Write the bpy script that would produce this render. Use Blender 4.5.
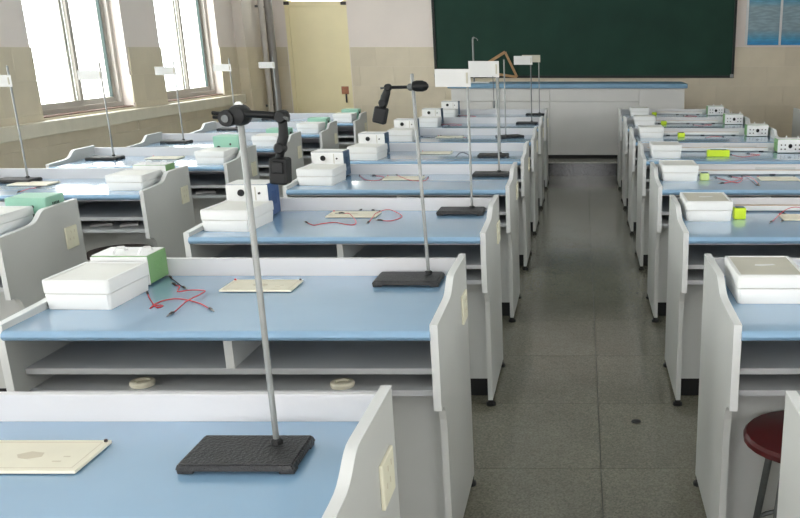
import bpy, bmesh, math, random
from mathutils import Vector, Matrix
for o in list(bpy.data.objects): bpy.data.objects.remove(o)
S = bpy.context.scene
COL = S.collection
R = math.radians
random.seed(4)

# ------------------------------------------------------------------ camera
F, PX, PY, PITCH, CZ = 904.6, 582.0, 338.0, 17.8325, 1.48   # an off-centre crop of a wider picture
cd = bpy.data.cameras.new('camera'); cam = bpy.data.objects.new('camera', cd); COL.objects.link(cam)
cd.sensor_fit = 'HORIZONTAL'; cd.sensor_width = 36; cd.lens = F / 800 * 36
cd.shift_x = (400 - PX) / 800; cd.shift_y = (PY - 259) / 800
cam.location = (0, 0, CZ); cam.rotation_euler = (R(90 - PITCH), 0, 0)
cd.clip_start = .05
S.camera = cam
_c, _s = math.cos(R(PITCH)), math.sin(R(PITCH))
def _ray(x, y):
    u, v = (x - PX) / F, (y - PY) / F
    return u, _c - v * _s, -_s - v * _c
def atz(x, y, z):            # pixel -> point on the level plane z
    r = _ray(x, y); t = (z - CZ) / r[2]; return Vector((r[0] * t, r[1] * t, z))
def aty(x, y, yy):           # pixel -> point on the upright plane Y = yy
    r = _ray(x, y); t = yy / r[1]; return Vector((r[0] * t, yy, CZ + r[2] * t))

# ------------------------------------------------------------------ world, light, exposure
W = bpy.data.worlds.new('sky'); S.world = W; W.use_nodes = True
bg = W.node_tree.nodes['Background']
bg.inputs['Color'].default_value = (.97, .985, 1.0, 1); bg.inputs['Strength'].default_value = 9.0
S.view_settings.view_transform = 'Standard'; S.view_settings.look = 'None'
S.view_settings.gamma = 1; S.view_settings.use_curve_mapping = False
S.view_settings.exposure = 0.08

XL, XR, YF, YB, ZC = -4.19, 4.4, 12.5, -4.4, 3.2     # room: left, right, far, back, ceiling
WB, WT = .95, 2.55                                    # window openings
LWIN = [(-3.9, -2.4), (-1.66, -.16), (.57, 2.05), (2.78, 4.27), (4.99, 6.49), (7.21, 8.72), (9.43, 10.95)]  # last two are in view; the others are added to bring in daylight
ADDED_RWIN = [(-1.4, .3), (1.6, 3.3), (4.6, 6.3)]  # unseen right-wall windows, added for soft daylight
RB = 1.2
ADDED_BWIN = [(-3.4, -1.5), (-.9, 1.0), (1.6, 3.5)]          # unseen openings behind the camera, added for fill daylight
def portal(loc, rot, sx, sy):
    l = bpy.data.lights.new('daylight_portal', 'AREA'); l.shape = 'RECTANGLE'; l.size = sx; l.size_y = sy
    l.cycles.is_portal = True
    o = bpy.data.objects.new('daylight_portal', l); COL.objects.link(o); o.location = loc; o.rotation_euler = rot
for a, b in LWIN: portal((XL - .5, (a + b) / 2, (WB + WT) / 2), (0, R(-90), 0), WT - WB, b - a)
for a, b in ADDED_RWIN: portal((XR + .5, (a + b) / 2, (RB + WT) / 2), (0, R(90), 0), WT - RB, b - a)

for a, b in ADDED_BWIN: portal(((a + b) / 2, YB - .5, (WB + WT) / 2), (R(90), 0, R(180)), b - a, WT - WB)

# ------------------------------------------------------------------ materials
def srgb(r, g, b):
    f = lambda v: (v / 255 / 12.92) if v / 255 <= .04045 else ((v / 255 + .055) / 1.055) ** 2.4
    return (f(r), f(g), f(b), 1)
M = {}
def mat(name, rgb, rough=.5, var=.05, scale=6, bump=0, bscale=80, metal=0, spec=.5, coat=0, objvar=0):
    m = bpy.data.materials.new(name); m.use_nodes = True; nt = m.node_tree; N = nt.nodes; L = nt.links
    p = N['Principled BSDF']; p.inputs['Roughness'].default_value = rough; p.inputs['Metallic'].default_value = metal
    p.inputs['Specular IOR Level'].default_value = spec; p.inputs['Coat Weight'].default_value = coat
    p.inputs['Coat Roughness'].default_value = .12
    tc = N.new('ShaderNodeTexCoord'); nz = N.new('ShaderNodeTexNoise'); nz.inputs['Scale'].default_value = scale
    nz.inputs['Detail'].default_value = 5; L.new(tc.outputs['Object'], nz.inputs['Vector'])
    mp = N.new('ShaderNodeMapRange'); mp.inputs[1].default_value = .3; mp.inputs[2].default_value = .7
    mp.inputs[3].default_value = 1 - var; mp.inputs[4].default_value = 1 + var
    L.new(nz.outputs['Fac'], mp.inputs[0])
    mx = N.new('ShaderNodeMix'); mx.data_type = 'RGBA'; mx.blend_type = 'MULTIPLY'; mx.inputs[0].default_value = 1
    mx.inputs[6].default_value = srgb(*rgb); L.new(mp.outputs[0], mx.inputs[7])
    out = mx.outputs[2]
    if objvar:
        oi = N.new('ShaderNodeObjectInfo'); m2 = N.new('ShaderNodeMapRange')
        m2.inputs[3].default_value = 1 - objvar; m2.inputs[4].default_value = 1 + objvar
        L.new(oi.outputs['Random'], m2.inputs[0])
        x2 = N.new('ShaderNodeMix'); x2.data_type = 'RGBA'; x2.blend_type = 'MULTIPLY'; x2.inputs[0].default_value = 1
        L.new(out, x2.inputs[6]); L.new(m2.outputs[0], x2.inputs[7]); out = x2.outputs[2]
    L.new(out, p.inputs['Base Color'])
    if bump:
        n2 = N.new('ShaderNodeTexNoise'); n2.inputs['Scale'].default_value = bscale; n2.inputs['Detail'].default_value = 3
        L.new(tc.outputs['Object'], n2.inputs['Vector'])
        bp = N.new('ShaderNodeBump'); bp.inputs['Strength'].default_value = bump; bp.inputs['Distance'].default_value = .004
        L.new(n2.outputs['Fac'], bp.inputs['Height']); L.new(bp.outputs[0], p.inputs['Normal'])
    M[name] = m; return m
mat('laminate_grey', (196, 197, 194), .45, .03, 3)
mat('laminate_white', (208, 207, 209), .4, .02, 3)
mat('edge_white', (222, 223, 222), .4, .02, 6)
mat('shelf_grey', (190, 192, 194), .5, .04, 3)
mat('desktop_blue', (137, 174, 206), .24, .03, 4, spec=.8, coat=.8)
mat('socket_cream', (232, 228, 205), .4, .03, 9)
mat('black_plastic', (13, 14, 15), .5, .1, 20, spec=.35)
mat('matt_black', (14, 14, 15), .6, .1, 20)
mat('iron_black', (25, 25, 27), .45, .3, 60, bump=.9, bscale=160)
mat('steel', (140, 142, 140), .42, .12, 25, metal=.4)
mat('steel_dark', (95, 98, 98), .4, .12, 25, metal=.6)
mat('box_white', (230, 230, 228), .4, .015, 4)
mat('box_inlay', (196, 192, 178), .55, .05, 9)
mat('box_top', (226, 225, 219), .5, .02, 9)
mat('psu_blue', (32, 72, 124), .4, .06, 8)
mat('psu_slate', (52, 84, 112), .45, .06, 8)
mat('psu_green', (122, 164, 108), .45, .05, 8)
mat('psu_teal', (150, 198, 176), .45, .04, 8)
mat('psu_face', (232, 232, 230), .45, .02, 8)
mat('board_cream', (230, 224, 204), .5, .03, 14)
mat('print_tan', (208, 198, 176), .6, .05, 30)
mat('wire_red', (196, 46, 58), .4, .05, 40)
mat('wire_dark', (52, 44, 48), .45, .05, 40)
mat('wire_white', (235, 235, 235), .4, .02, 40)
mat('clip_dark', (46, 34, 36), .4, .15, 60)
mat('yellow_green', (206, 232, 40), .4, .05, 12)
mat('pale_green', (206, 224, 142), .4, .05, 12)
mat('card_white', (220, 219, 216), .6, .03, 12)
mat('card_beige', (196, 190, 172), .6, .04, 12)
mat('stool_red', (74, 10, 14), .3, .12, 10)
mat('stool_brown', (40, 28, 26), .35, .15, 10)
mat('wall_paint', (236, 226, 219), .75, .03, 1.5)
mat('pilaster_paint', (214, 206, 198), .75, .03, 1.5)
mat('ceiling_white', (238, 238, 235), .8, .02, 2)
mat('wall_tile', (214, 203, 180), .38, .04, 5, objvar=.035)
mat('sill_shade_brown', (128, 104, 92), .6, .08, 14)
mat('tile_grout', (172, 160, 138), .8, .05, 12)
mat('sill_stone', (214, 208, 190), .45, .05, 8)
mat('frame_alu', (186, 180, 172), .4, .04, 10)
mat('frame_green', (22, 50, 44), .4, .06, 10)
mat('chalk_green', (28, 60, 49), .7, .14, 2.2, spec=.3)
mat('board_frame', (18, 22, 20), .5, .1, 8)
mat('wood', (176, 140, 96), .5, .15, 25)
mat('door_yellow', (246, 234, 192), .5, .03, 3)
mat('lock_brown', (170, 108, 74), .4, .15, 30)
mat('pipe_grey', (196, 190, 184), .5, .05, 8)
mat('pipe_dim', (150, 146, 142), .5, .05, 8)
mat('podium_grey', (208, 207, 204), .5, .03, 3)
mat('podium_blue', (110, 150, 178), .35, .05, 6)
mat('lamp_white', (245, 245, 242), .5, .01, 4)

def terrazzo(name, base):
    m = mat(name, base, .16, .1, 2.5, objvar=.04, spec=.75); nt = m.node_tree; N = nt.nodes; L = nt.links
    p = N['Principled BSDF']; src = p.inputs['Base Color'].links[0].from_socket
    tc = N.new('ShaderNodeTexCoord'); vo = N.new('ShaderNodeTexVoronoi'); vo.inputs['Scale'].default_value = 170
    L.new(tc.outputs['Object'], vo.inputs['Vector'])
    rp = N.new('ShaderNodeValToRGB'); e = rp.color_ramp.elements
    e[0].position = 0; e[0].color = (.68, .68, .65, 1); e[1].position = 1; e[1].color = (1.32, 1.3, 1.24, 1)
    L.new(vo.outputs['Color'], rp.inputs[0])
    x = N.new('ShaderNodeMix'); x.data_type = 'RGBA'; x.blend_type = 'MULTIPLY'; x.inputs[0].default_value = 1
    L.new(src, x.inputs[6]); L.new(rp.outputs[0], x.inputs[7]); L.new(x.outputs[2], p.inputs['Base Color'])
terrazzo('terrazzo', (114, 112, 101)); terrazzo('terrazzo_dark', (42, 41, 38)); terrazzo('terrazzo_pale', (158, 156, 148))
mat('floor_joint', (74, 74, 70), .6, .1, 8)

def glass_mat():
    m = bpy.data.materials.new('window_glass'); m.use_nodes = True; nt = m.node_tree; N = nt.nodes; L = nt.links
    N.remove(N['Principled BSDF']); t = N.new('ShaderNodeBsdfTransparent'); g = N.new('ShaderNodeBsdfGlossy')
    g.inputs['Roughness'].default_value = .02;     t.inputs[0].default_value = (.96, .98, .97, 1); mx = N.new('ShaderNodeMixShader')
    mx.inputs[0].default_value = .07; L.new(t.outputs[0], mx.inputs[1]); L.new(g.outputs[0], mx.inputs[2])
    L.new(mx.outputs[0], N['Material Output'].inputs[0]); M['window_glass'] = m
glass_mat()

def poster_mat():            # blue printed sheet: deep blue ends, pale grey-blue middle, rows of unreadable print
    m = bpy.data.materials.new('poster_print'); m.use_nodes = True; nt = m.node_tree; N = nt.nodes; L = nt.links
    p = N['Principled BSDF']; p.inputs['Roughness'].default_value = .4
    tc = N.new('ShaderNodeTexCoord'); sp = N.new('ShaderNodeSeparateXYZ'); L.new(tc.outputs['Object'], sp.inputs[0])
    rp = N.new('ShaderNodeValToRGB'); cr = rp.color_ramp; cr.elements[0].color = srgb(28, 140, 200); cr.elements[0].position = .04
    cr.elements[1].color = srgb(40, 140, 190); cr.elements[1].position = .97
    for q, c in ((.12, (60, 150, 190)), (.3, (132, 160, 172)), (.75, (140, 166, 176)), (.88, (90, 160, 190))):
        e = cr.elements.new(q); e.color = srgb(*c)
    mr = N.new('ShaderNodeMapRange'); mr.inputs[1].default_value = 0; mr.inputs[2].default_value = .62
    L.new(sp.outputs[2], mr.inputs[0]); L.new(mr.outputs[0], rp.inputs[0])
    nz = N.new('ShaderNodeTexNoise'); mpn = N.new('ShaderNodeMapping'); mpn.inputs['Scale'].default_value = (8, 1, 42)
    L.new(tc.outputs['Object'], mpn.inputs[0]); L.new(mpn.outputs[0], nz.inputs['Vector']); nz.inputs['Scale'].default_value = 1
    r2 = N.new('ShaderNodeMapRange'); r2.inputs[1].default_value = .4; r2.inputs[2].default_value = .65
    r2.inputs[3].default_value = .85; r2.inputs[4].default_value = 1.15; L.new(nz.outputs[0], r2.inputs[0])
    x = N.new('ShaderNodeMix'); x.data_type = 'RGBA'; x.blend_type = 'MULTIPLY'; x.inputs[0].default_value = 1
    L.new(rp.outputs[0], x.inputs[6]); L.new(r2.outputs[0], x.inputs[7]); L.new(x.outputs[2], p.inputs['Base Color'])
    M['poster_print'] = m
poster_mat()

# ------------------------------------------------------------------ mesh helpers
class MB:
    def __init__(s): s.v = []; s.f = []
    def add(s, vs, fs):
        n = len(s.v); s.v += [tuple(v) for v in vs]; s.f += [tuple(i + n for i in f) for f in fs]; return s
    def box(s, x0, x1, y0, y1, z0, z1, b=0, mtx=None):
        if b <= 0:
            vs = [(x, y, z) for z in (z0, z1) for y in (y0, y1) for x in (x0, x1)]
            fs = [(0, 2, 3, 1), (4, 5, 7, 6), (0, 1, 5, 4), (2, 6, 7, 3), (0, 4, 6, 2), (1, 3, 7, 5)]
        else:
            bm = bmesh.new(); bmesh.ops.create_cube(bm, size=1)
            for v in bm.verts: v.co = Vector(((x0 + x1) / 2 + v.co.x * (x1 - x0), (y0 + y1) / 2 + v.co.y * (y1 - y0), (z0 + z1) / 2 + v.co.z * (z1 - z0)))
            bmesh.ops.bevel(bm, geom=bm.edges[:], offset=b, segments=2, profile=.5, affect='EDGES')
            bm.verts.index_update(); vs = [v.co.copy() for v in bm.verts]; fs = [[v.index for v in f.verts] for f in bm.faces]; bm.free()
        if mtx: vs = [mtx @ Vector(v) for v in vs]
        return s.add(vs, fs)
    def prism(s, pts, axis, a, b):          # outline extruded along an axis: 'x' -> pts are (y, z), 'y' -> (x, z), 'z' -> (x, y)
        g = {'x': lambda p, t: (t, p[0], p[1]), 'y': lambda p, t: (p[0], t, p[1]), 'z': lambda p, t: (p[0], p[1], t)}[axis]
        n = len(pts); vs = [g(p, a) for p in pts] + [g(p, b) for p in pts]
        fs = [tuple(range(n))[::-1], tuple(range(n, 2 * n))] + [(i, (i + 1) % n, n + (i + 1) % n, n + i) for i in range(n)]
        return s.add(vs, fs)
    def ribbon(s, pts, x0, x1, d):           # strip of thickness d along an open (y, z) outline
        n = len(pts); out = []
        for i, p in enumerate(pts):
            a = Vector(pts[max(i - 1, 0)]); b = Vector(pts[min(i + 1, n - 1)]); t = (b - a).normalized()
            out.append((p[0] - t[1] * d, p[1] + t[0] * d))
        return s.prism(list(pts) + out[::-1], 'x', x0, x1)
    def tube(s, path, r, n=8, cap=True):
        P = [Vector(p) for p in path]; m = len(P); rr = r if hasattr(r, '__len__') else [r] * m
        vs = []; up = None
        for i in range(m):
            t = (P[min(i + 1, m - 1)] - P[max(i - 1, 0)]).normalized()
            if up is None: up = Vector((0, 0, 1)) if abs(t.z) < .9 else Vector((1, 0, 0))
            a = t.cross(up).normalized(); b = t.cross(a).normalized(); up = -b if False else up
            for k in range(n):
                q = 2 * math.pi * k / n; vs.append(P[i] + a * (math.cos(q) * rr[i]) + b * (math.sin(q) * rr[i]))
        fs = [(i * n + k, i * n + (k + 1) % n, (i + 1) * n + (k + 1) % n, (i + 1) * n + k) for i in range(m - 1) for k in range(n)]
        if cap: fs += [tuple(range(n))[::-1], tuple(range((m - 1) * n, m * n))]
        return s.add(vs, fs)
    def lathe(s, prof, n=20, c=(0, 0, 0), axis='z'):      # (r, h) profile
        vs = []
        for r, h in prof:
            for k in range(n):
                q = 2 * math.pi * k / n; a, b = r * math.cos(q), r * math.sin(q)
                v = {'z': (a, b, h), 'y': (a, h, b), 'x': (h, a, b)}[axis]
                vs.append((c[0] + v[0], c[1] + v[1], c[2] + v[2]))
        m = len(prof)
        fs = [(i * n + k, i * n + (k + 1) % n, (i + 1) * n + (k + 1) % n, (i + 1) * n + k) for i in range(m - 1) for k in range(n)]
        fs += [tuple(range(n))[::-1], tuple(range((m - 1) * n, m * n))]
        return s.add(vs, fs)
    def build(s, name, material, parent=None, smooth=False, loc=None, rz=0):
        me = bpy.data.meshes.new(name); me.from_pydata(s.v, [], s.f); me.materials.append(M[material])
        bm = bmesh.new(); bm.from_mesh(me); bmesh.ops.recalc_face_normals(bm, faces=bm.faces[:]); bm.to_mesh(me); bm.free()
        if smooth:
            for p in me.polygons: p.use_smooth = True
            try: me.set_sharp_from_angle(angle=R(40))
            except Exception: pass
        o = bpy.data.objects.new(name, me); COL.objects.link(o)
        if parent: o.parent = parent
        if loc is not None: o.location = loc
        o.rotation_euler.z = rz
        return o
def tag(o, label, cat, group=None):
    o['label'] = label; o['category'] = cat
    if group: o['group'] = group
    return o
def empty(name, loc=(0, 0, 0), rz=0):
    o = bpy.data.objects.new(name, None); COL.objects.link(o); o.location = loc; o.rotation_euler.z = rz
    o.empty_display_size = .05; return o
def struct(o): o['kind'] = 'structure'; return o
def kids(o): return [c for c in bpy.data.objects if c.parent == o]
def copy_tree(o, parent=None):
    c = o.copy(); COL.objects.link(c); c.parent = parent
    for k in kids(o): copy_tree(k, c)
    return c
ORD = {8: 'first', 7: 'second', 6: 'third', 5: 'fourth', 4: 'fifth', 3: 'sixth', 2: 'seventh', 1: 'eighth'}
COLN = {'L': 'window-column', 'C': 'middle-column', 'R': 'poster-side', 'Q': 'outermost-column'}
def desk_name(c, k): return '%s %s desk from the platform' % (ORD[k], COLN[c])

# ------------------------------------------------------------------ the room
struct(MB().box(XL - .6, XR + .6, YB - .3, YF + .3, -.3, -.012).build('floor', 'floor_joint'))
floor = bpy.data.objects['floor']
TS = .64; tm = None
for i in range(-7, 8):
    for j in range(-9, 15):
        x0 = .07 + i * TS; y0 = 3.67 + j * TS
        if x0 < XL - TS or x0 > XR or y0 < YB - TS or y0 > 11.1: continue
        if y0 < .4: continue
        if tm is None:
            o = MB().box(.0012, TS - .0012, .0012, TS - .0012, -.014, 0).build('floor_tile', 'terrazzo', floor); tm = o
        else: o = tm.copy(); COL.objects.link(o)
        o.location = (x0, y0, 0)
o = MB().box(XL - .3, XR + .3, YB, 3.67 - 5 * TS - .002, -.02, 0).build('floor_slab', 'terrazzo', floor); o['kind'] = 'stuff'
struct(MB().box(XL - .6, XR + .6, YB - .3, YF + .3, ZC, ZC + .2).build('ceiling', 'ceiling_white'))

def cells(lo, hi, holes):       # solid spans between openings
    out = []; a = lo
    for h0, h1 in sorted(holes): out.append((a, h0)); a = h1
    out.append((a, hi)); return out
def side_wall(name, x_in, x_out, wins, zb):
    m = MB(); a, b = min(x_in, x_out), max(x_in, x_out)
    m.box(a, b, YB, YF, 0, zb); m.box(a, b, YB, YF, WT, ZC)
    for y0, y1 in cells(YB, YF, wins): m.box(a, b, y0, y1, zb, WT)
    return struct(m.build(name, 'wall_paint'))
wall_l = side_wall('wall_left', XL, XL - .3, LWIN, WB)
wall_r = side_wall('wall_right', XR, XR + .3, ADDED_RWIN, RB)
DX0, DX1, DH = -3.87, -3.06, 2.02       # door in the far wall
m = MB()
m.box(XL - .3, DX0, YF, YF + .25, 0, ZC); m.box(DX1, XR + .3, YF, YF + .25, 0, ZC); m.box(DX0, DX1, YF, YF + .25, 2.5, ZC)
wall_f = struct(m.build('wall_far', 'wall_paint'))
m = MB(); m.box(XL - .3, XR + .3, YB - .25, YB, 0, WB); m.box(XL - .3, XR + .3, YB - .25, YB, WT, ZC)
for a, b in cells(XL - .3, XR + .3, ADDED_BWIN): m.box(a, b, YB - .25, YB, WB, WT)
struct(m.build('wall_back', 'wall_paint'))
pil = struct(MB().box(XL - .02, -4.07, 11.5, YF, 0, ZC).build('wall_pilaster', 'pilaster_paint'))

# wainscot of beige tiles, each tile a piece of its wall
TW, TH, TTOP = .45, .247, 1.48
tile_cache = {}
def tile(parent, kind, u0, u1, z0, z1, at):
    g = .0007; key = (kind, round(u1 - u0, 3), round(z1 - z0, 3)); w, h = u1 - u0, z1 - z0
    if w < .03 or h < .02: return
    if key in tile_cache: o = tile_cache[key].copy(); COL.objects.link(o); o.parent = parent
    else:
        b = MB()
        if kind == 'y': b.box(g, w - g, -.012, .004, g, h - g)          # on a wall facing -Y
        else: b.box(-.004, .012, g, w - g, g, h - g)                     # on a wall facing +X
        o = b.build('wall_tile', 'wall_tile', parent); tile_cache[key] = o
    o.location = (u0, at, z0) if kind == 'y' else (at, u0, z0)
def tile_rows(parent, kind, lo, hi, at, holes, zmin=0):
    z1 = TTOP; r = 0
    while z1 > zmin + .02:
        z0 = max(z1 - TH, zmin); u = lo - (TW / 2 if r % 2 else 0)
        while u < hi:
            a, b = max(u, lo), min(u + TW, hi); spans = [(a, b)]; zlo = z0
            for h0, h1, hz0, hz1 in holes:
                if z0 < hz1 - .001 and z1 > hz0 + .001:
                    if hz0 > z0 + .03 and z1 > hz0: # tile cut by the opening's lower edge
                        if a < h1 and b > h0: tile(parent, kind, max(a, h0), min(b, h1), z0, hz0, at)
                    spans = [q for s0, s1 in spans for q in ((s0, min(s1, h0)), (max(s0, h1), s1)) if q[1] - q[0] > .03]
            for s0, s1 in spans: tile(parent, kind, s0, s1, z0, z1, at)
            u += TW
        z1 = z0; r += 1
tile_rows(wall_f, 'y', -4.07, 3.6, YF, [(DX0 - .01, DX1 + .01, -1, 9)], .2)
tile_rows(wall_l, 'x', 5.6, 11.5, XL, [(a, b, WB, WT) for a, b in LWIN])
tile_rows(pil, 'x', 11.5, YF - .012, -4.07, [], .2)
tile_rows(pil, 'y', XL, -4.07, 11.5, [], .2)

# continuous stone ledge under the windows
struct(MB().box(XL - .02, XL + .09, -4.2, 11.42, .83, .935, .006).build('trim_1', 'sill_stone'))
# windows
def window(n, x_in, d, y0, y1, zb, green):
    x = x_in + d * .13                                     # the frame sits back in the reveal
    w = struct(empty('window_%d' % n, (x, y0, zb)))
    wd, ht = y1 - y0, WT - zb
    f = MB(); fr = .05
    f.box(-.04, .04, 0, wd, 0, fr); f.box(-.04, .04, 0, wd, ht - fr, ht); f.box(-.04, .04, 0, fr, fr, ht - fr); f.box(-.04, .04, wd - fr, wd, fr, ht - fr)
    f.build('frame', 'frame_alu', w)
    MB().box(*sorted((-d * .045, -d * .125)), .004, wd - .004, .001, .012).build('sill_shade_strip', 'sill_shade_brown', w)  # brown strip puts the inner sill's shade in as colour
    half = wd / 2
    for q, (a, b, off) in enumerate(((fr, half + .09, .015), (half - .01, wd - fr, -.015))):
        s = MB(); sw = .045; t = .012
        s.box(off - t, off + t, a, b, fr, fr + sw); s.box(off - t, off + t, a, b, ht - fr - sw, ht - fr)
        s.box(off - t, off + t, a, a + sw, fr + sw, ht - fr - sw); s.box(off - t, off + t, b - sw, b, fr + sw, ht - fr - sw)
        so = s.build('sash', 'frame_alu', w)
        MB().box(off - t - .003, off + t + .003, b - sw - .012, b - sw, fr + sw, ht - fr - sw).build('seal', 'frame_green' if q else 'frame_alu', so)
        MB().box(off - .003, off + .003, a + sw, b - sw, fr + sw, ht - fr - sw).build('pane', 'window_glass', so)
    return w
n = 1
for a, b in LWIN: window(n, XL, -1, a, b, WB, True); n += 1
for a, b in ADDED_RWIN: window(n, XR, 1, a, b, RB, True); n += 1

# door with a bright transom
d = struct(empty('door_1', (DX0, YF, 0)))
dw = DX1 - DX0
MB().box(.05, dw - .05, .02, .06, .01, DH - .03, .004).build('door_leaf', 'door_yellow', d)
f = MB(); f.box(0, .05, .0, .16, 0, 2.5); f.box(dw - .05, dw, .0, .16, 0, 2.5); f.box(.05, dw - .05, .0, .16, DH - .03, DH + .03); f.box(.05, dw - .05, 0, .16, 2.45, 2.5)
f.build('door_frame', 'door_yellow', d)
MB().box(.05, dw - .05, .07, .076, DH + .03, 2.45).build('transom_pane', 'window_glass', d)
for x in (.0, dw - .07): MB().box(x, x + .07, -.02, .0, DH - .02, DH + .02, .004).build('bracket', 'clip_dark', d)
l = MB().box(dw - .15, dw - .04, .005, .02, .88, .98, .004).build('lock_plate', 'lock_brown', d)
MB().box(dw - .098, dw - .08, -.015, .005, .77, .885, .004).build('handle', 'clip_dark', l)

# ------------------------------------------------------------------ front of the room
struct(MB().box(-2.75, 3.0, 10.98, YF - .014, -.01, .15).build('floor_platform', 'terrazzo_dark'))
pf = bpy.data.objects['floor_platform']
MB().box(-2.75, 3.0, 10.96, YF - .014, .15, .17, .004).build('platform_slab', 'terrazzo_pale', pf)

p = empty('teacher_podium', (0, 11.28, .172)); p.scale = (.98, 1, 1.005)
tag(p, 'long grey teacher podium with blue top on the platform below the chalkboard', 'podium')
MB().box(-1.60, 1.245, .008, .6, 0, .042).build('plinth', 'matt_black', p)
MB().box(-1.61, 1.26, .022, .62, .042, .83).build('body', 'podium_grey', p)
for x0, x1, z0, z1 in ((-1.61, -.40, .68, .828), (-1.61, -.40, .044, .674), (-.394, .699, .68, .828), (-.394, .699, .044, .674), (.705, 1.262, .044, .828)):
    MB().box(x0, x1, 0, .022, z0, z1, .003).build('front_panel', 'podium_grey', p)
MB().box(-1.65, 1.295, -.03, .65, .83, .885, .01).build('top', 'podium_blue', p)
PT = .172 + .885 * 1.005 + .0008

bo = empty('chalkboard', (0, YF - .012, 1.09))
tag(bo, 'dark green chalkboard in a black frame on the far wall', 'chalkboard')
MB().box(-1.925, 1.995, -.035, -.002, .01, 1.2).build('writing_surface', 'chalk_green', bo)
f = MB(); f.box(-1.945, -1.915, -.055, -.001, 0, 1.22); f.box(1.975, 2.005, -.055, -.001, 0, 1.22); f.box(-1.915, 1.975, -.055, -.001, 0, .03); f.box(-1.915, 1.975, -.055, -.001, 1.19, 1.22)
f.build('frame', 'board_frame', bo)
for x in (-1.93, 1.975): MB().box(x - .02, x + .025, -.062, -.055, .005, .05, .004).build('corner_bracket', 'steel', bo)

for q, (x0, x1) in enumerate(((2.165, 2.575), (2.605, 3.02))):
    po = empty('wall_poster', (x0, YF - .013, 1.505))
    tag(po, ('blue printed poster hanging beside the chalkboard frame' if q == 0 else 'blue printed poster hanging farther from the chalkboard, past the first poster'), 'poster', 'blue posters on the far wall')
    MB().box(0, x1 - x0, -.012, -.001, .0, .62).build('sheet', 'poster_print', po)
    for xx in ((-.03, x1 - x0) if q else (-.03,)): MB().box(xx, xx + .03, -.018, -.001, 0, .64).build('white_strip', 'edge_white', po)

# pipes in the corner behind the door side
for q, (x, y, r, mt, lab) in enumerate(((-4.0, 11.98, .034, 'pipe_grey', 'slim pale heating pipe standing in the corner by the window'), (-3.98, 12.2, .05, 'pipe_dim', 'thicker dim grey heating pipe standing in the corner beside the door'))):
    pi = MB().lathe([(r, 0), (r, ZC)], 14).build('heating_pipe', mt, None, True, (x, y, 0))
    tag(pi, lab, 'pipe', 'pipes in the corner')
    for z in (.75, 1.95): MB().box(-.10, .01, -.012, .012, z, z + .025).build('pipe_bracket', 'steel_dark', pi)
# ------------------------------------------------------------------ desks
# outline of a side panel: (depth from the front edge, height)
PROF = [(0, .53), (0, .776), (.10, .777), (.17, .779), (.22, .7805), (.25, .783), (.27, .788), (.285, .795), (.30, .804), (.315, .814), (.33, .822), (.345, .8265), (.365, .828), (.63, .828)]
LOW = [(.63, .028), (.085, .028), (.088, .43), (.082, .47), (.068, .505), (.045, .525), (.02, .53)]
def make_desk(socket):
    t = empty('lab_desk')
    a = .6
    MB().prism([(-.004, .733), (-.011, .738), (-.014, .746), (-.011, .754), (-.004, .759), (.004, .76), (.61, .76), (.61, .732), (.004, .732)], 'x', -.58, .58).build('desktop', 'desktop_blue', t, True)
    MB().box(-.58, .58, .03, .05, .722, .732).build('apron', 'laminate_white', t)
    for s in (-1, 1):
        x0, x1 = (-a, -a + .02) if s < 0 else (a - .02, a)
        sp = MB().prism(PROF + LOW, 'x', x0, x1).build('side_panel', 'laminate_grey', t)
        MB().ribbon(PROF[::-1], x0 - .0008, x1 + .0008, -.0025).build('edge_band', 'edge_white', sp, True)
        for y in (.10, .60):
            MB().lathe([(.02, 0), (.02, .012), (.012, .016), (.012, .03)], 12, ((x0 + x1) / 2, y, 0)).build('foot', 'matt_black', sp)
        if socket and s > 0:
            so = MB().box(x1, x1 + .008, .475, .575, .63, .725, .003).build('socket_plate', 'socket_cream', sp)
            q = MB()
            for yy, zz in ((.50, .665), (.53, .665), (.515, .695), (.545, .695)): q.box(x1 + .0075, x1 + .0088, yy, yy + .004, zz, zz + .012)
            q.build('socket_slot', 'print_tan', so)['kind'] = 'stuff'
    MB().box(-.58, .58, .611, .629, .50, .818, .002).build('back_panel', 'laminate_white', t)
    for z in (.614, .549):
        MB().box(-.58, .58, .06, .611, z, z + .018, .002).build('shelf', 'shelf_grey', t)
    MB().box(-.012, .012, .062, .611, .632, .7318).build('divider', 'edge_white', t)
    MB().box(-.58, .58, .20, .218, .085, .549).build('modesty_panel', 'laminate_grey', t)
    MB().box(-.58, .58, .205, .24, .004, .085).build('kick_plate', 'matt_black', t)
    return t
proto = {True: make_desk(True), False: make_desk(False)}
used = {True: False, False: False}
ROW = {k: 2.30 + 1.252 * (k - 2) for k in range(1, 9)}
CXS = {'L': -2.87, 'C': -.985, 'R': 1.005, 'Q': 2.97}
DESK = {}
def desk(c, k, dx=0, dy=0):
    s = c in 'LC'
    if used[s]: o = copy_tree(proto[s])
    else: o = proto[s]; used[s] = True
    o.location = (CXS[c] + dx, ROW[k] + dy, 0); DESK[c, k] = o
    return tag(o, 'blue-topped grey lab desk, ' + desk_name(c, k), 'desk', 'lab desks in rows')
for k in range(1, 9): desk('C', k, dy=.03 if k == 1 else 0)
for k in range(1, 9): desk('R', k)
FL = {3: 3.44, 4: 4.645, 5: 5.79, 6: 6.85, 7: 7.98, 8: 9.19}       # window column: closer spacing, desks a touch narrower and turned
for k in FL:
    o = desk('L', k); o.scale.x = .935; o.rotation_euler.z = R(2.2); o.location = (-2.25 - .561, FL[k] - .0215, 0)
o = DESK['C', 2]; o.scale.x = .982; o.location.x += .0108
desk('Q', 8)
for k in (4, 5):                 # grey socket strip on the back panels of two desks
    MB().box(.02, .26, .603, .611, .778, .802, .002).build('socket_strip', 'shelf_grey', DESK['R', k])

T = .7606
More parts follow.
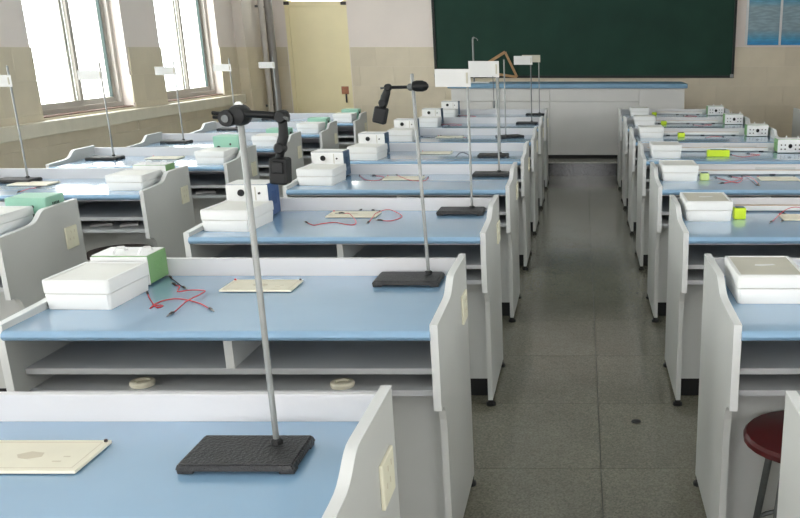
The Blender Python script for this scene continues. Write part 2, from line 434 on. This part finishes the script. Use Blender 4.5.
# ------------------------------------------------------------------ white lidded boxes
def make_box(top):
    b = empty('lidded_box'); w, dp = .2, .265
    def rr(w, d, z0, z1, tp):
        m_ = MB(); r = .012; P = []
        for cx, cy, a0 in ((w / 2 - r, d - r, 0), (-w / 2 + r, d - r, 90), (-w / 2 + r, r, 180), (w / 2 - r, r, 270)):
            for q in (0, 30, 60, 90): P.append((cx + r * math.cos(R(a0 + q)), cy + r * math.sin(R(a0 + q))))
        c = d / 2
        rings = [([(x * k, c + (y - c) * k) for x, y in P], z) for k, z in ((tp, z0), (1, z1 - .003), (.985, z1))]
        n_ = len(P); vs = [(x, y, z) for ring, z in rings for x, y in ring]
        fs = [(i * n_ + k, i * n_ + (k + 1) % n_, (i + 1) * n_ + (k + 1) % n_, (i + 1) * n_ + k) for i in range(2) for k in range(n_)]
        fs += [tuple(range(n_))[::-1], tuple(range(2 * n_, 3 * n_))]
        return m_.add(vs, fs)
    rr(w, dp, 0, .046, .965).build('tray', 'box_white', b, True)
    MB().box(-.094, .094, .007, dp - .007, .046, .0485).build('seam', 'box_inlay', b)
    lid = rr(w + .004, dp + .004, .0485, .084, 1.0).build('lid', 'box_white', b, True)
    e = MB(); e.box(-.1, -.09, .005, dp - .005, .084, .087, .001); e.box(.09, .1, .005, dp - .005, .084, .087, .001); e.box(-.09, .09, .005, .014, .084, .087, .001); e.box(-.09, .09, dp - .014, dp - .005, .084, .087, .001)
    e.build('rim', 'box_white', lid)
    il = MB().box(-.089, .089, .0145, dp - .0145, .0835, .0848).build('inlay', top, lid)
    if top == 'box_inlay':
        MB().prism([(-.03, .135), (-.01, .128), (.035, .14), (.03, .155), (.0, .152), (-.025, .15)], 'z', .0848, .0853).build('mark', 'box_white', lid)
    return b
bx = {t: make_box(t) for t in ('box_top', 'box_inlay')}; bused = dict.fromkeys(bx, False)
def box(c, k, x, y, top='box_top', rz=0, s=1.0):
    if bused[top]: o = copy_tree(bx[top])
    else: o = bx[top]; bused[top] = True
    o.location = (x, y, T); o.rotation_euler.z = R(rz); o.scale = s if hasattr(s, '__len__') else (s, s, s)
    tag(o, 'white lidded plastic box on the %s' % desk_name(c, k), 'box', 'white boxes on the desks'); return o
for k, x, y, r in ((2, -1.446, 2.499, -1.5), (3, -1.457, 3.655, -4), (4, -1.455, 4.955, -2), (5, -1.462, 6.10, -4), (6, -1.452, 7.36, 0), (7, -1.455, 8.74, 0), (8, -1.45, 9.98, 0)):
    box('C', k, x, y, 'box_top', r, {2: (.955, .9, 1), 7: .95, 8: .9}.get(k, 1))
for k, x, y, t in ((2, .556, 2.56, 'box_inlay'), (3, .549, 3.885, 'box_inlay'), (4, .553, 5.12, 'box_top'), (5, .575, 6.23, 'box_top'), (6, .577, 7.64, 'box_top'), (7, .603, 8.86, 'box_top'), (8, .63, 10.13, 'box_top')):
    box('R', k, x, y, t, {2: 0}.get(k, 0))
for k, r in ((3, 0), (4, 2), (5, 0), (6, 2), (7, 1), (8, 2)): box('L', k, -2.405 - (.02 if k == 3 else 0), FL[k] + .125, 'box_top', r, (.95, .98, .9))

# ------------------------------------------------------------------ power supplies
def make_psu(case, face, w, h, dp, style):
    t = empty('power_supply')
    b = MB().box(-w / 2, w / 2, .006, dp, .006, h, .004).build('case', case, t)
    MB().box(-w / 2 + .001, w / 2 - .001, 0, .006, .004, h - .002, .002).build('front_panel', face, t)
    for x in (-w / 2 + .02, w / 2 - .02):
        for y in (.02, dp - .02): MB().lathe([(.008, 0), (.008, .006)], 8, (x, y, 0)).build('foot', 'matt_black', t)
    kx = {'tall': -.025, 'flat': 0, 'teal': -.05}[style]; kz = {'tall': h * .76, 'flat': h * .52, 'teal': h * .42}[style]
    MB().lathe([(.015, 0), (.015, -.004), (.011, -.005), (.0105, -.018), (.009, -.02)], 16, (kx, 0, kz), 'y').build('knob', 'black_plastic', t, True)
    pts = {'tall': [(.055, h * .3), (.055, h * .5), (.055, h * .75)], 'flat': [(sx * a, h * b_) for sx in (-1, 1) for a in (.04, .07) for b_ in (.3, .6)], 'teal': [(.03, h * .3), (.055, h * .3), (.03, h * .65)]}[style]
    for x, z in pts: MB().lathe([(.005, 0), (.005, -.008), (.003, -.009)], 10, (x, 0, z), 'y').build('terminal', 'clip_dark', t)
    if style == 'tall':
        MB().box(-w / 2 + .004, w / 2 - .008, .004, dp - .004, h, h + .0015).build('top_cover', face, t)
        MB().box(.035, .04, -.001, .001, .01, h - .01).build('seam', 'box_inlay', t)
    q = MB()
    for i in range(5):
        for s in (-1, 1): q.box(s * w / 2 - .0012, s * w / 2 + .0012, dp * .35 + i * .012, dp * .35 + i * .012 + .006, h * .35, h * .75)
    q.build('vent', 'matt_black' if style == 'teal' else case, b)['kind'] = 'stuff'
    if style == 'flat':
        for x in (-.03, .06):
            MB().tube([(x, .02, h), (x + .004, .03, h + .014), (x + .008, .05, h + .018), (x + .012, .075, h + .014), (x + .014, .09, h)], .005, 8).build('strap', 'wire_white', t, True)
    return t
PS = {'blue': make_psu('psu_blue', 'psu_face', .185, .148, .15, 'tall'), 'slate': make_psu('psu_slate', 'psu_face', .185, .148, .15, 'tall'),
      'green': make_psu('psu_green', 'psu_face', .195, .096, .135, 'flat'), 'teal': make_psu('psu_teal', 'psu_teal', .17, .092, .16, 'teal')}
top = MB().box(-.094, .094, .008, .132, .096, .0985, .001).build('top_cover', 'box_white', PS['green'])
DESC = {'blue': 'white-faced power supply with bright blue sides', 'slate': 'white-faced power supply with slate-blue sides', 'green': 'white-faced power supply with green sides', 'teal': 'mint-green power supply'}
pused = dict.fromkeys(PS, False)
def psu(kind, c, k, x, y, rz=0):
    if pused[kind]: o = copy_tree(PS[kind])
    else: o = PS[kind]; pused[kind] = True
    o.location = (x, y, T); o.rotation_euler.z = R(rz)
    return tag(o, '%s, %s' % (DESC[kind], desk_name(c, k)), 'power supply', 'power supplies on the desks')
psu('green', 'C', 2, -1.45, 2.768).scale.x = .92
psu('blue', 'C', 3, -1.466, 3.96)
for k, x, y in ((4, -1.46, 5.25), (5, -1.462, 6.40), (6, -1.462, 7.655), (7, -1.46, 9.02), (8, -1.455, 10.25)): psu('slate', 'C', k, x, y)
for k, x, y in ((5, 1.478, ROW[5] + .47), (6, 1.478, ROW[6] + .47), (7, 1.48, ROW[7] + .47), (8, 1.48, ROW[8] + .47)): psu('green', 'R', k, x, y)
for k, kd in ((3, 'teal'), (4, 'green'), (5, 'teal'), (6, 'teal'), (7, 'teal'), (8, 'teal')):
    o = psu(kd, 'L', k, -2.40 + (.02 if k == 3 else 0), FL[k] + .415, 2)
    if k == 5: o.scale.z = 1.6
    if k == 3: o.scale.z = 1.15

# ------------------------------------------------------------------ iron stands with rods, cards and clamp arms
def make_stand():
    t = empty('retort_stand')
    m_ = MB(); P = [(-.107, -.067), (.107, -.067), (.107, .067), (-.107, .067)]
    bm = bmesh.new(); bmesh.ops.create_cube(bm, size=1)
    for v in bm.verts:
        k = .95 if v.co.z > 0 else 1
        v.co = Vector((v.co.x * .214 * k, v.co.y * .135 * k, .013 + v.co.z * .014))
    bmesh.ops.bevel(bm, geom=bm.edges[:], offset=.003, segments=2, affect='EDGES')
    bm.verts.index_update(); m_.add([v.co.copy() for v in bm.verts], [[v.index for v in f.verts] for f in bm.faces]); bm.free()
    m_.build('base', 'iron_black', t)
    for x in (-.09, .09):
        for y in (-.052, .052): MB().box(x - .014, x + .014, y - .012, y + .012, 0, .008, .002).build('foot', 'iron_black', t)
    rod = MB().lathe([(.0055, .018), (.0055, .62), (.004, .623)], 14, (.046, .025, 0)).build('rod', 'steel', t, True)
    MB().lathe([(.012, .0195), (.012, .028), (.008, .03)], 6, (.046, .025, 0)).build('nut', 'iron_black', rod)
    return t
st0 = make_stand(); stused = [False]
def stand(c, k, x, y, rz=0, what='', s=1, dark=False):
    if stused[0]: o = copy_tree(st0)
    else: o = st0; stused[0] = True
    o.location = (x, y, T); o.rotation_euler.z = R(rz)
    tag(o, 'black iron stand with upright steel rod, ' + desk_name(c, k), 'stand', 'iron stands on the desks')
    if dark:
        for q in kids(o):
            if q.name.startswith('rod'): q.data = q.data.copy(); q.data.materials[0] = M['steel_dark']
    if (c, k) == ('C', 2):                     # this rod leans a little and reaches higher
        for q in kids(o):
            if q.name.startswith('rod'): q.rotation_euler.y = R(-1.7); q.scale.z = 1.03; q.location.x = .014
    a = R(rz); return Vector((x + .046 * math.cos(a) - .025 * math.sin(a), y + .046 * math.sin(a) + .025 * math.cos(a), T))
CS = {}
for k, x, y, r in ((1, -.612, 1.512, 0), (2, -.555, 2.822, 0), (3, -.548, 4.088, 0), (4, -.533, 5.34, 0), (5, -.61, 6.31, 0), (6, -.603, 7.70, -152), (7, -.54, 9.09, 0), (8, -.517, 10.28, 0)):
    CS[k] = stand('C', k, x, y, r, dark=(k == 7))
LS = {}
for k, x, y in ((4, -3.16, 5.09), (5, -3.205, 6.16), (6, -3.19, 7.25), (7, -3.19, 8.4), (8, -3.19, 9.6)): LS[k] = stand('L', k, x, y)

def card(c, k, p, w, h, ztop, mt='card_white', side=-1):
    t = empty('rod_card', (p.x, p.y, ztop - h))
    x0, x1 = (-w + .018, .016) if side < 0 else (.002, w)
    MB().box(x0, x1, -.0115, -.0085, 0, h, .001).build('sheet', mt, t)
    MB().tube([(0.0, -.012, h * .2), (0.0, -.012, h * .8)], .0042, 8).build('clip', 'card_beige', t)
    tag(t, '%s card clipped to the rod of the stand, %s' % ('beige' if 'beige' in mt else 'white', desk_name(c, k)), 'card', 'cards on the stand rods')
for k in LS: card('L', k, LS[k], .165, .062, T + .575)
card('C', 3, CS[3], .158, .075, aty(450, 69, CS[3].y).z)
card('C', 4, CS[4], .175, .088, aty(486, 61, CS[4].y).z)
card('C', 7, CS[7], .18, .08, aty(524, 56, CS[7].y).z)
card('C', 8, CS[8], .2, .075, aty(536, 55, CS[8].y).z, 'card_beige')
# a weight hanging on a thread from the card on the fifth desk
hw = empty('hanging_weight', (CS[4].x - .02, CS[4].y - .012, 0))
zt, zb2 = aty(496, 76, CS[4].y).z, aty(497, 108, CS[4].y).z
MB().tube([(0, 0, zt), (.002, 0, zb2 + .04)], .0022, 6).build('thread', 'steel_dark', hw)
MB().lathe([(.003, zb2 + .042), (.0065, zb2 + .036), (.0065, zb2 + .004), (.004, zb2)], 10, (.002, 0, 0)).build('weight', 'steel_dark', hw, True)
tag(hw, 'thin grey weight hanging on a thread below the white card, middle column', 'weight')

def clamp_arm(k, name_label, P, flip):
    o0 = CS[k]; y = o0.y
    q = lambda px, py: aty(px, py, y) - Vector((o0.x, y, 0))
    t = empty('clamp_arm', (o0.x, y, 0)); tag(t, name_label, 'clamp', 'black clamp arms on stands')
    P(t, q)
def arm1(t, q):
    c = q(243, 115)
    MB().lathe([(.006, -.022), (.014, -.02), (.0175, -.006), (.0175, .01), (.012, .018)], 18, (0, 0, c.z), 'y').build('clamp_body', 'black_plastic', t, True)
    w = q(231, 117.5)
    MB().lathe([(.0125, -.026), (.0135, -.022), (.0135, -.006), (.010, 0)], 18, (w.x, 0, w.z), 'y').build('clamp_wheel', 'black_plastic', t, True)
    MB().lathe([(.006, -.0285), (.006, -.026)], 14, (w.x, 0, w.z), 'y').build('wheel_hub', 'steel_dark', t, True)
    a, b = q(212, 113), q(228, 114)
    MB().tube([a, b], .0032, 8).build('handle', 'black_plastic', t, True)
    a, b = q(213, 117), q(228, 118)
    MB().tube([a, b], .0028, 8).build('handle', 'black_plastic', t, True)
    MB().lathe([(.0065, c.z + .014), (.0065, c.z + .0185), (.003, c.z + .0215)], 14, (0, 0, 0)).build('rod_cap', 'lamp_white', t, True)
    a, b = q(246, 113), q(281, 115.5)
    MB().tube([a + Vector((0, -.012, 0)), b + Vector((0, -.004, 0))], .006, 10).build('arm', 'black_plastic', t, True)
    e = q(282, 116.5)
    MB().lathe([(.008, -.014), (.0105, -.01), (.0105, .01), (.008, .014)], 16, (e.x, 0, e.z), 'y').build('elbow', 'black_plastic', t, True)
    MB().tube([e + Vector((.006, -.012, 0)), e + Vector((.016, -.016, -.004))], [.002, .0035], 8).build('elbow_screw', 'steel_dark', t)
    a = q(283, 126); b = q(283.5, 136); c2 = q(281, 146); g = q(279.5, 158)
    MB().tube([e, a, b, c2, g], [.008, .0075, .0085, .0085, .0065], 12).build('link', 'black_plastic', t, True)
    j = q(280.5, 148)
    MB().lathe([(.007, -.012), (.0095, -.008), (.0095, .008), (.007, .012)], 14, (j.x, 0, j.z), 'y').build('joint', 'black_plastic', t, True)
    h = q(280.5, 170)
    hd = MB(); mt = Matrix.Translation(h) @ Matrix.Rotation(R(4), 4, 'Y')
    hd.box(-.015, .015, -.016, .016, -.023, .021, .004, mt); hd.build('head', 'black_plastic', t)
    hd = MB(); hd.box(-.010, .010, -.019, -.015, -.004, .016, .003, mt); hd.build('head_plate', 'matt_black', t)
def arm2(t, q):
    c = q(420, 86)
    MB().lathe([(.006, -.016), (.013, -.012), (.0165, 0), (.0165, .018), (.012, .03), (.004, .036)], 16, (0.008, -.004, c.z), 'x').build('clamp_body', 'black_plastic', t, True)
    r = q(411, 87)
    MB().lathe([(.006, -.008), (.011, -.006), (.011, .004), (.006, .006)], 16, (r.x, -.004, r.z), 'y').build('clamp_ring', 'steel_dark', t, True)
    e = q(388, 87.5)
    MB().tube([q(410, 87), e], .0048, 8).build('arm', 'black_plastic', t, True)
    MB().lathe([(.008, -.014), (.011, -.01), (.011, .01), (.008, .014)], 16, (e.x, 0, e.z), 'y').build('elbow', 'black_plastic', t, True)
    MB().tube([e + Vector((-.006, -.012, 0)), e + Vector((-.02, -.016, -.002))], [.002, .0035], 8).build('elbow_screw', 'steel_dark', t)
    MB().tube([e, q(386.5, 93), q(385, 97), q(383.5, 103), q(381.5, 110)], [.009, .0115, .013, .013, .01], 12).build('link', 'black_plastic', t, True)
    j = q(383, 103)
    MB().lathe([(.009, -.014), (.0125, -.01), (.0125, .01), (.009, .014)], 14, (j.x, 0, j.z), 'y').build('joint', 'black_plastic', t, True)
    h = q(380.5, 115); mt = Matrix.Translation(h) @ Matrix.Rotation(R(14), 4, 'Y')
    MB().box(-.0195, .0195, -.018, .018, -.025, .024, .005, mt).build('head', 'black_plastic', t)
clamp_arm(1, 'black jointed clamp arm reaching towards the middle-column stand rod near a cream board', arm1, 0)
clamp_arm(2, 'black jointed clamp arm drooping from the rod over a blue desktop', arm2, 0)
cl = [o for o in bpy.data.objects if o.name.startswith('clamp_arm')]
cl[0]['label'] = 'black jointed clamp arm on the rod, ' + desk_name('C', 1); cl[1]['label'] = 'black jointed clamp arm on the rod, ' + desk_name('C', 2)

# rod stand, paper and wooden set square on the podium
r = empty('podium_rod_stand', (-1.32, 11.5, PT)); tag(r, 'thin steel rod with a hooked top standing on the teacher podium', 'stand')
MB().box(-.06, .19, -.07, .07, 0, .012, .003).build('base', 'card_white', r)
MB().tube([(0, 0, .012), (0, 0, .5), (.004, 0, .52), (.02, 0, .527)], .011, 10).build('rod', 'steel', r, True)
MB().tube([(.02, 0, .527), (.05, 0, .515), (.06, 0, .49)], .004, 6).build('hook', 'steel', r, True)
r = empty('set_square', (0, YF - .06, 0)); tag(r, 'wooden triangular set square leaning on the chalkboard behind the podium', 'set square')
A, B, C_ = [aty(*p_, YF - .085) for p_ in ((489, 62), (505, 52), (517, 77))]
def bar(a, b, w): 
    a = Vector((a.x, -.02, a.z)); b = Vector((b.x, -.02, b.z)); t = (b - a).normalized(); n_ = Vector((-t.z, 0, t.x)) * w / 2
    vs = [v + Vector((0, dy, 0)) for dy in (-.008, .008) for v in (a - n_, a + n_, b + n_, b - n_)]
    return MB().add(vs, [(0, 1, 2, 3), (7, 6, 5, 4), (0, 4, 5, 1), (1, 5, 6, 2), (2, 6, 7, 3), (3, 7, 4, 0)])
low = Vector((A.x, 0, C_.z))
bar(A - (B - A) * .9, B, .035).build('hypotenuse', 'wood', r); bar(B, C_, .03).build('short_bar', 'wood', r); bar(A - (B - A) * .9, C_, .03).build('long_bar', 'wood', r)

# ------------------------------------------------------------------ cream circuit boards
def board(c, k, x, y, rz=0):
    t = empty('circuit_board', (x, y, T), R(rz))
    MB().box(-.111, .111, -.066, .066, .002, .0085, .0015).build('plate', 'board_cream', t)
    q = MB().box(-.105, .105, -.06, .06, 0, .002).build('underside', 'matt_black', t)
    m_ = MB(); a, b, z = .1, .055, .0086
    m_.box(-a, a, -b, -b + .0012, z, z + .0003); m_.box(-a, a, b - .0012, b, z, z + .0003); m_.box(-a, -a + .0012, -b, b, z, z + .0003); m_.box(a - .0012, a, -b, b, z, z + .0003)
    m_.prism([(-.03, 0), (-.02, -.014), (0, -.018), (.02, -.008), (.016, .008), (-.01, .014)], 'z', z, z + .0003)
    m_.box(.05, .066, -.03, -.026, z, z + .0003); m_.box(.06, .072, -.01, -.006, z, z + .0003)
    m_.build('print', 'print_tan', t)['kind'] = 'stuff'
    for sx in (-1, 1): MB().lathe([(.0035, .0085), (.0035, .0125), (.002, .0135)], 8, (sx * .104, .058, 0)).build('terminal', 'wire_red' if sx < 0 else 'clip_dark', t)
    tag(t, 'flat cream circuit board lying on the %s' % desk_name(c, k), 'circuit board', 'cream boards on the desks')
board('C', 1, -1.005, 1.512); board('C', 2, -1.006, 2.758)
for k, (px, py) in {3: (354, 215.5), 4: (404, 179), 5: (436, 153.5), 6: (450, 137.5)}.items():
    p_ = atz(px, py, T); board('C', k, p_.x, p_.y)
for k, (px, py) in {4: (34, 184.5), 5: (165, 158.5)}.items():
    p_ = atz(px, py, T); board('L', k, p_.x, p_.y)
p_ = atz(806, 218.5, T); board('R', 3, p_.x, p_.y, 0)
p_ = atz(778, 179.5, T); board('R', 4, p_.x, p_.y, 0)

# ------------------------------------------------------------------ test leads with crocodile clips
def spline(P, n=6):
    P = [Vector(p) for p in P]; out = []
    for i in range(len(P) - 1):
        a, b, c, d_ = P[max(i - 1, 0)], P[i], P[i + 1], P[min(i + 2, len(P) - 1)]
        for j in range(n):
            t = j / n; out.append(.5 * ((2 * b) + (c - a) * t + (2 * a - 5 * b + 4 * c - d_) * t * t + (3 * b - a - 3 * c + d_) * t ** 3))
    out.append(P[-1]); return out
def lead(c, k, pts, col='red', lift=0, rad=.0017, name='', z0=None):
    base = [atz(x, y, T) for x, y in pts]
    P = [Vector((p.x, p.y, (T if z0 is None else z0) + rad + (.006 * (lift[min(i, len(lift) - 1)] if hasattr(lift, '__len__') else (lift if 0 < i < len(base) - 1 else 0))))) for i, p in enumerate(base)]
    path = spline(P)
    o = empty('test_lead', (P[0].x, P[0].y, T))
    off = Vector((P[0].x, P[0].y, T))
    MB().tube([p - off for p in path], rad, 6).build('wire', 'wire_' + col, o, True)
    for a, b in ((path[0], path[2]), (path[-1], path[-3])):
        dd = (a - b).normalized(); dd.z = 0; p0 = a - off; up = Vector((0, 0, .003))
        cl_ = MB().tube([p0 + up * .3, p0 + dd * .012 + up, p0 + dd * .026 + up * .6], [.0028, .0042, .0035], 6).build('clip', 'clip_dark', o)
        sd = Vector((-dd.y, dd.x, 0)) * .002
        MB().tube([p0 + dd * .024 + sd + up * .6, p0 + dd * .042 + sd * .3 + up * .3], [.002, .0012], 5).build('jaw', 'steel', cl_)
        MB().tube([p0 + dd * .024 - sd + up * .6, p0 + dd * .042 - sd * .3 + up * .3], [.002, .0012], 5).build('jaw', 'steel', cl_)
    tag(o, '%s clip lead %s on the %s' % (col, name, desk_name(c, k)), 'cable', 'test leads on the desks')
lead('C', 2, [(148, 295), (151, 301), (157, 308), (163, 306), (155, 306), (150, 309), (158, 303), (172, 299.5), (185, 300), (200, 304), (209, 309)], 'red', 0, name='in a loop')
lead('C', 2, [(176, 286), (180, 289), (178, 294), (190, 292.5), (205, 293), (200, 297), (188, 303), (182, 308), (174, 313)], 'red', 1, name='in a zigzag')
lead('C', 2, [(172, 279), (177, 283), (183, 287.5)], 'dark', 0, name='short and bent')
lead('C', 3, [(308, 223.5), (314, 225.5), (322, 224), (335, 222.8), (346, 224.8), (354, 225), (356, 223), (350, 218), (345, 217.5)], 'red', (0, 0, 0, 0, 0, 0, 1, 2.8, 2.8), name='beside a cream board')
lead('C', 3, [(369, 222.5), (373, 219.5), (377, 217), (388, 213.5), (397, 213.5), (402, 217), (392, 221), (383, 221)], 'red', (0, 1.5, 2.8, 2.8, .5, 0), name='curling past a cream board')
lead('C', 3, [(363, 210), (367, 209.2), (372, 210.5)], 'dark', 0, name='short and crumpled')
lead('C', 4, [(360, 176), (366, 180), (378, 180.5), (384, 177), (376, 176)], 'red', 0, name='in a loop')
lead('C', 4, [(398, 179), (410, 182), (424, 181), (428, 178)], 'red', (3, 1.5, 0), name='over a cream board')
lead('C', 5, [(456, 157), (459, 153.5), (463, 152.5), (468, 154.5), (471, 158)], 'dark', 0, name='in an arch')
lead('C', 6, [(423, 137), (431, 137.6), (440, 136)], 'dark', 0, name='near the white box')
lead('C', 6, [(456, 138), (460, 136.5), (466, 138)], 'red', 0, name='near a cream board')
lead('C', 7, [(442, 125), (452, 124), (462, 125), (450, 126)], 'red', 0, name='in a small loop')
lead('C', 8, [(458, 116.5), (466, 115.5), (476, 116.5), (466, 117.5)], 'red', 0, name='in a small loop')
lead('R', 3, [(772, 222), (776, 219.5), (784, 215), (792, 213), (800, 214), (808, 217)], 'red', (0, 1, 3, 4, 4.5, 4.5), name='in an arch')
lead('R', 3, [(783, 221), (786, 218.5), (788, 215.5), (784, 213.5)], 'dark', (0, 0, 0, 0), name='in an arch')
lead('R', 4, [(717, 178), (728, 181), (738, 183), (742, 179), (732, 177)], 'red', 0, name='in a loop')
lead('R', 4, [(724, 183.5), (736, 182), (746, 177.5), (753, 180), (758, 184)], 'red', 1, name='in a wave')
lead('R', 4, [(742, 177), (744, 180), (750, 184), (756, 185.5)], 'dark', 3.5, name='slanting')
lead('R', 5, [(732, 155), (742, 157), (752, 156), (760, 155), (750, 154)], 'red', 0, name='in a loop')
lead('R', 6, [(706, 138), (710, 137), (716, 136.5), (722, 137)], 'red', 0, name='short')
lead('R', 7, [(694, 125), (702, 126), (712, 125), (704, 124.5)], 'red', 0, name='short')
lead('R', 8, [(684, 116), (690, 117), (697, 116.4), (688, 115.6)], 'red', 0, name='short')
lead('L', 4, [(20, 192), (29, 189), (36, 188)], 'red', 0, name='short')

# ------------------------------------------------------------------ rails and bright blocks on the poster-side desks
def rail(k, x0, x1, y):
    t = empty('white_rail', (x0, y, T)); w = x1 - x0
    MB().box(0, w, 0, .022, .006, .028, .002).build('beam', 'box_white', t)
    MB().box(.002, w - .002, .001, .021, .028, .0295).build('top_strip', 'wood', t)
    for x in (.03, w / 2, w - .06): MB().box(x, x + .03, .001, .021, 0, .006).build('foot', 'matt_black', t)
    tag(t, 'long slim white rail on black feet, %s' % desk_name('R', k), 'rail', 'white rails on the desks')
for k, x0, x1, dy in ((3, .70, 1.56, .575), (4, .66, 1.56, .565), (5, .47, 1.34, .57), (6, .69, 1.34, .575), (7, .72, 1.34, .57), (8, .76, 1.34, .57)): rail(k, x0, x1, ROW[k] + dy)
def block(k, x, y, w, h, mt, dp=.045):
    t = empty('plastic_block', (x, y, T))
    MB().box(0, w, 0, dp, 0, h, .006).build('body', mt, t)
    MB().box(w * .15, w * .85, dp * .2, dp * .8, h, h + .003, .001).build('top_plate', 'psu_slate', t)
    tag(t, '%s plastic block beside the white box, %s' % ('pale green' if mt == 'pale_green' else 'bright yellow-green', desk_name('R', k)), 'block', 'coloured blocks on the desks')
block(3, .664, 3.93, .054, .05, 'yellow_green'); block(4, .668, 5.14, .052, .04, 'pale_green'); block(5, .86, 6.30, .155, .046, 'yellow_green')
block(6, .80, 7.70, .06, .038, 'yellow_green'); block(7, .766, 8.98, .056, .036, 'yellow_green'); block(8, .773, 10.26, .054, .032, 'yellow_green')

# ------------------------------------------------------------------ stools
def stool(x, y, mt, label, h=.42, r=.165):
    t = empty('round_stool', (x, y, 0))
    MB().lathe([(r * .9, h - .03), (r, h - .022), (r, h - .008), (r * .96, h), (r * .5, h + .003)], 28).build('seat', mt, t, True)
    for q in range(4):
        a = R(45 + 90 * q); MB().tube([(math.cos(a) * r * .95, math.sin(a) * r * .95, 0), (math.cos(a) * r * .62, math.sin(a) * r * .62, h - .03)], .011, 8).build('leg', 'steel_dark', t, True)
    MB().tube([(math.cos(R(i * 15)) * r * .84, math.sin(R(i * 15)) * r * .84, .14) for i in range(25)], .007, 6).build('ring', 'steel_dark', t, True)
    tag(t, label, 'stool', 'round stools')
stool(.63, 2.305, 'stool_red', 'dark red round stool tucked under the ' + desk_name('R', 2), .46, .18)
stool(-2.37, 4.565, 'stool_brown', 'dark brown round stool in front of the ' + desk_name('L', 4), .485)

# small things
for k, px, py, ln in ((4, 92, 230, .11), (4, 106, 227.5, .09), (5, 205, 183, .12)):
    t = empty('folded_paper', (-2.62 + .16 * (px == 106) + .1 * (k == 5), FL[k] + .12, .5678), R(20))
    MB().box(0, ln, 0, .07, 0, .005, .001).build('lower_leaf', 'card_white', t)
    MB().prism([(0, .0053), (ln, .0053), (ln * .96, .013), (.003, .0095)], 'y', .002, .068).build('upper_leaf', 'card_white', t)
    tag(t, '%s folded white paper on the lower shelf, %s' % ('longer' if px == 92 else 'shorter' if px == 106 else 'single', desk_name('L', k)), 'paper', 'papers on the shelves')
for px, py, side in ((138, 389, 'below the white box'), (340, 390, 'near the aisle')):
    p_ = atz(px, py, .567)
    t = empty('cream_roll', (p_.x, p_.y + .03, .5677))
    MB().lathe([(.032, 0), (.034, .004), (.034, .011), (.031, .014), (.02, .0145), (.019, .008)], 24).build('ring', 'board_cream', t, True)
    tag(t, 'cream round roll on the shelf %s, %s' % (side, desk_name('C', 2)), 'roll', 'cream rolls on the shelf')
p_ = atz(636, 422, 0)
tag(MB().lathe([(.018, 0), (.02, .002), (.018, .006), (.008, .008)], 16).build('rubber_cap', 'matt_black', None, True, (p_.x, p_.y, 0)), 'small black rubber cap lying on the aisle floor', 'cap')
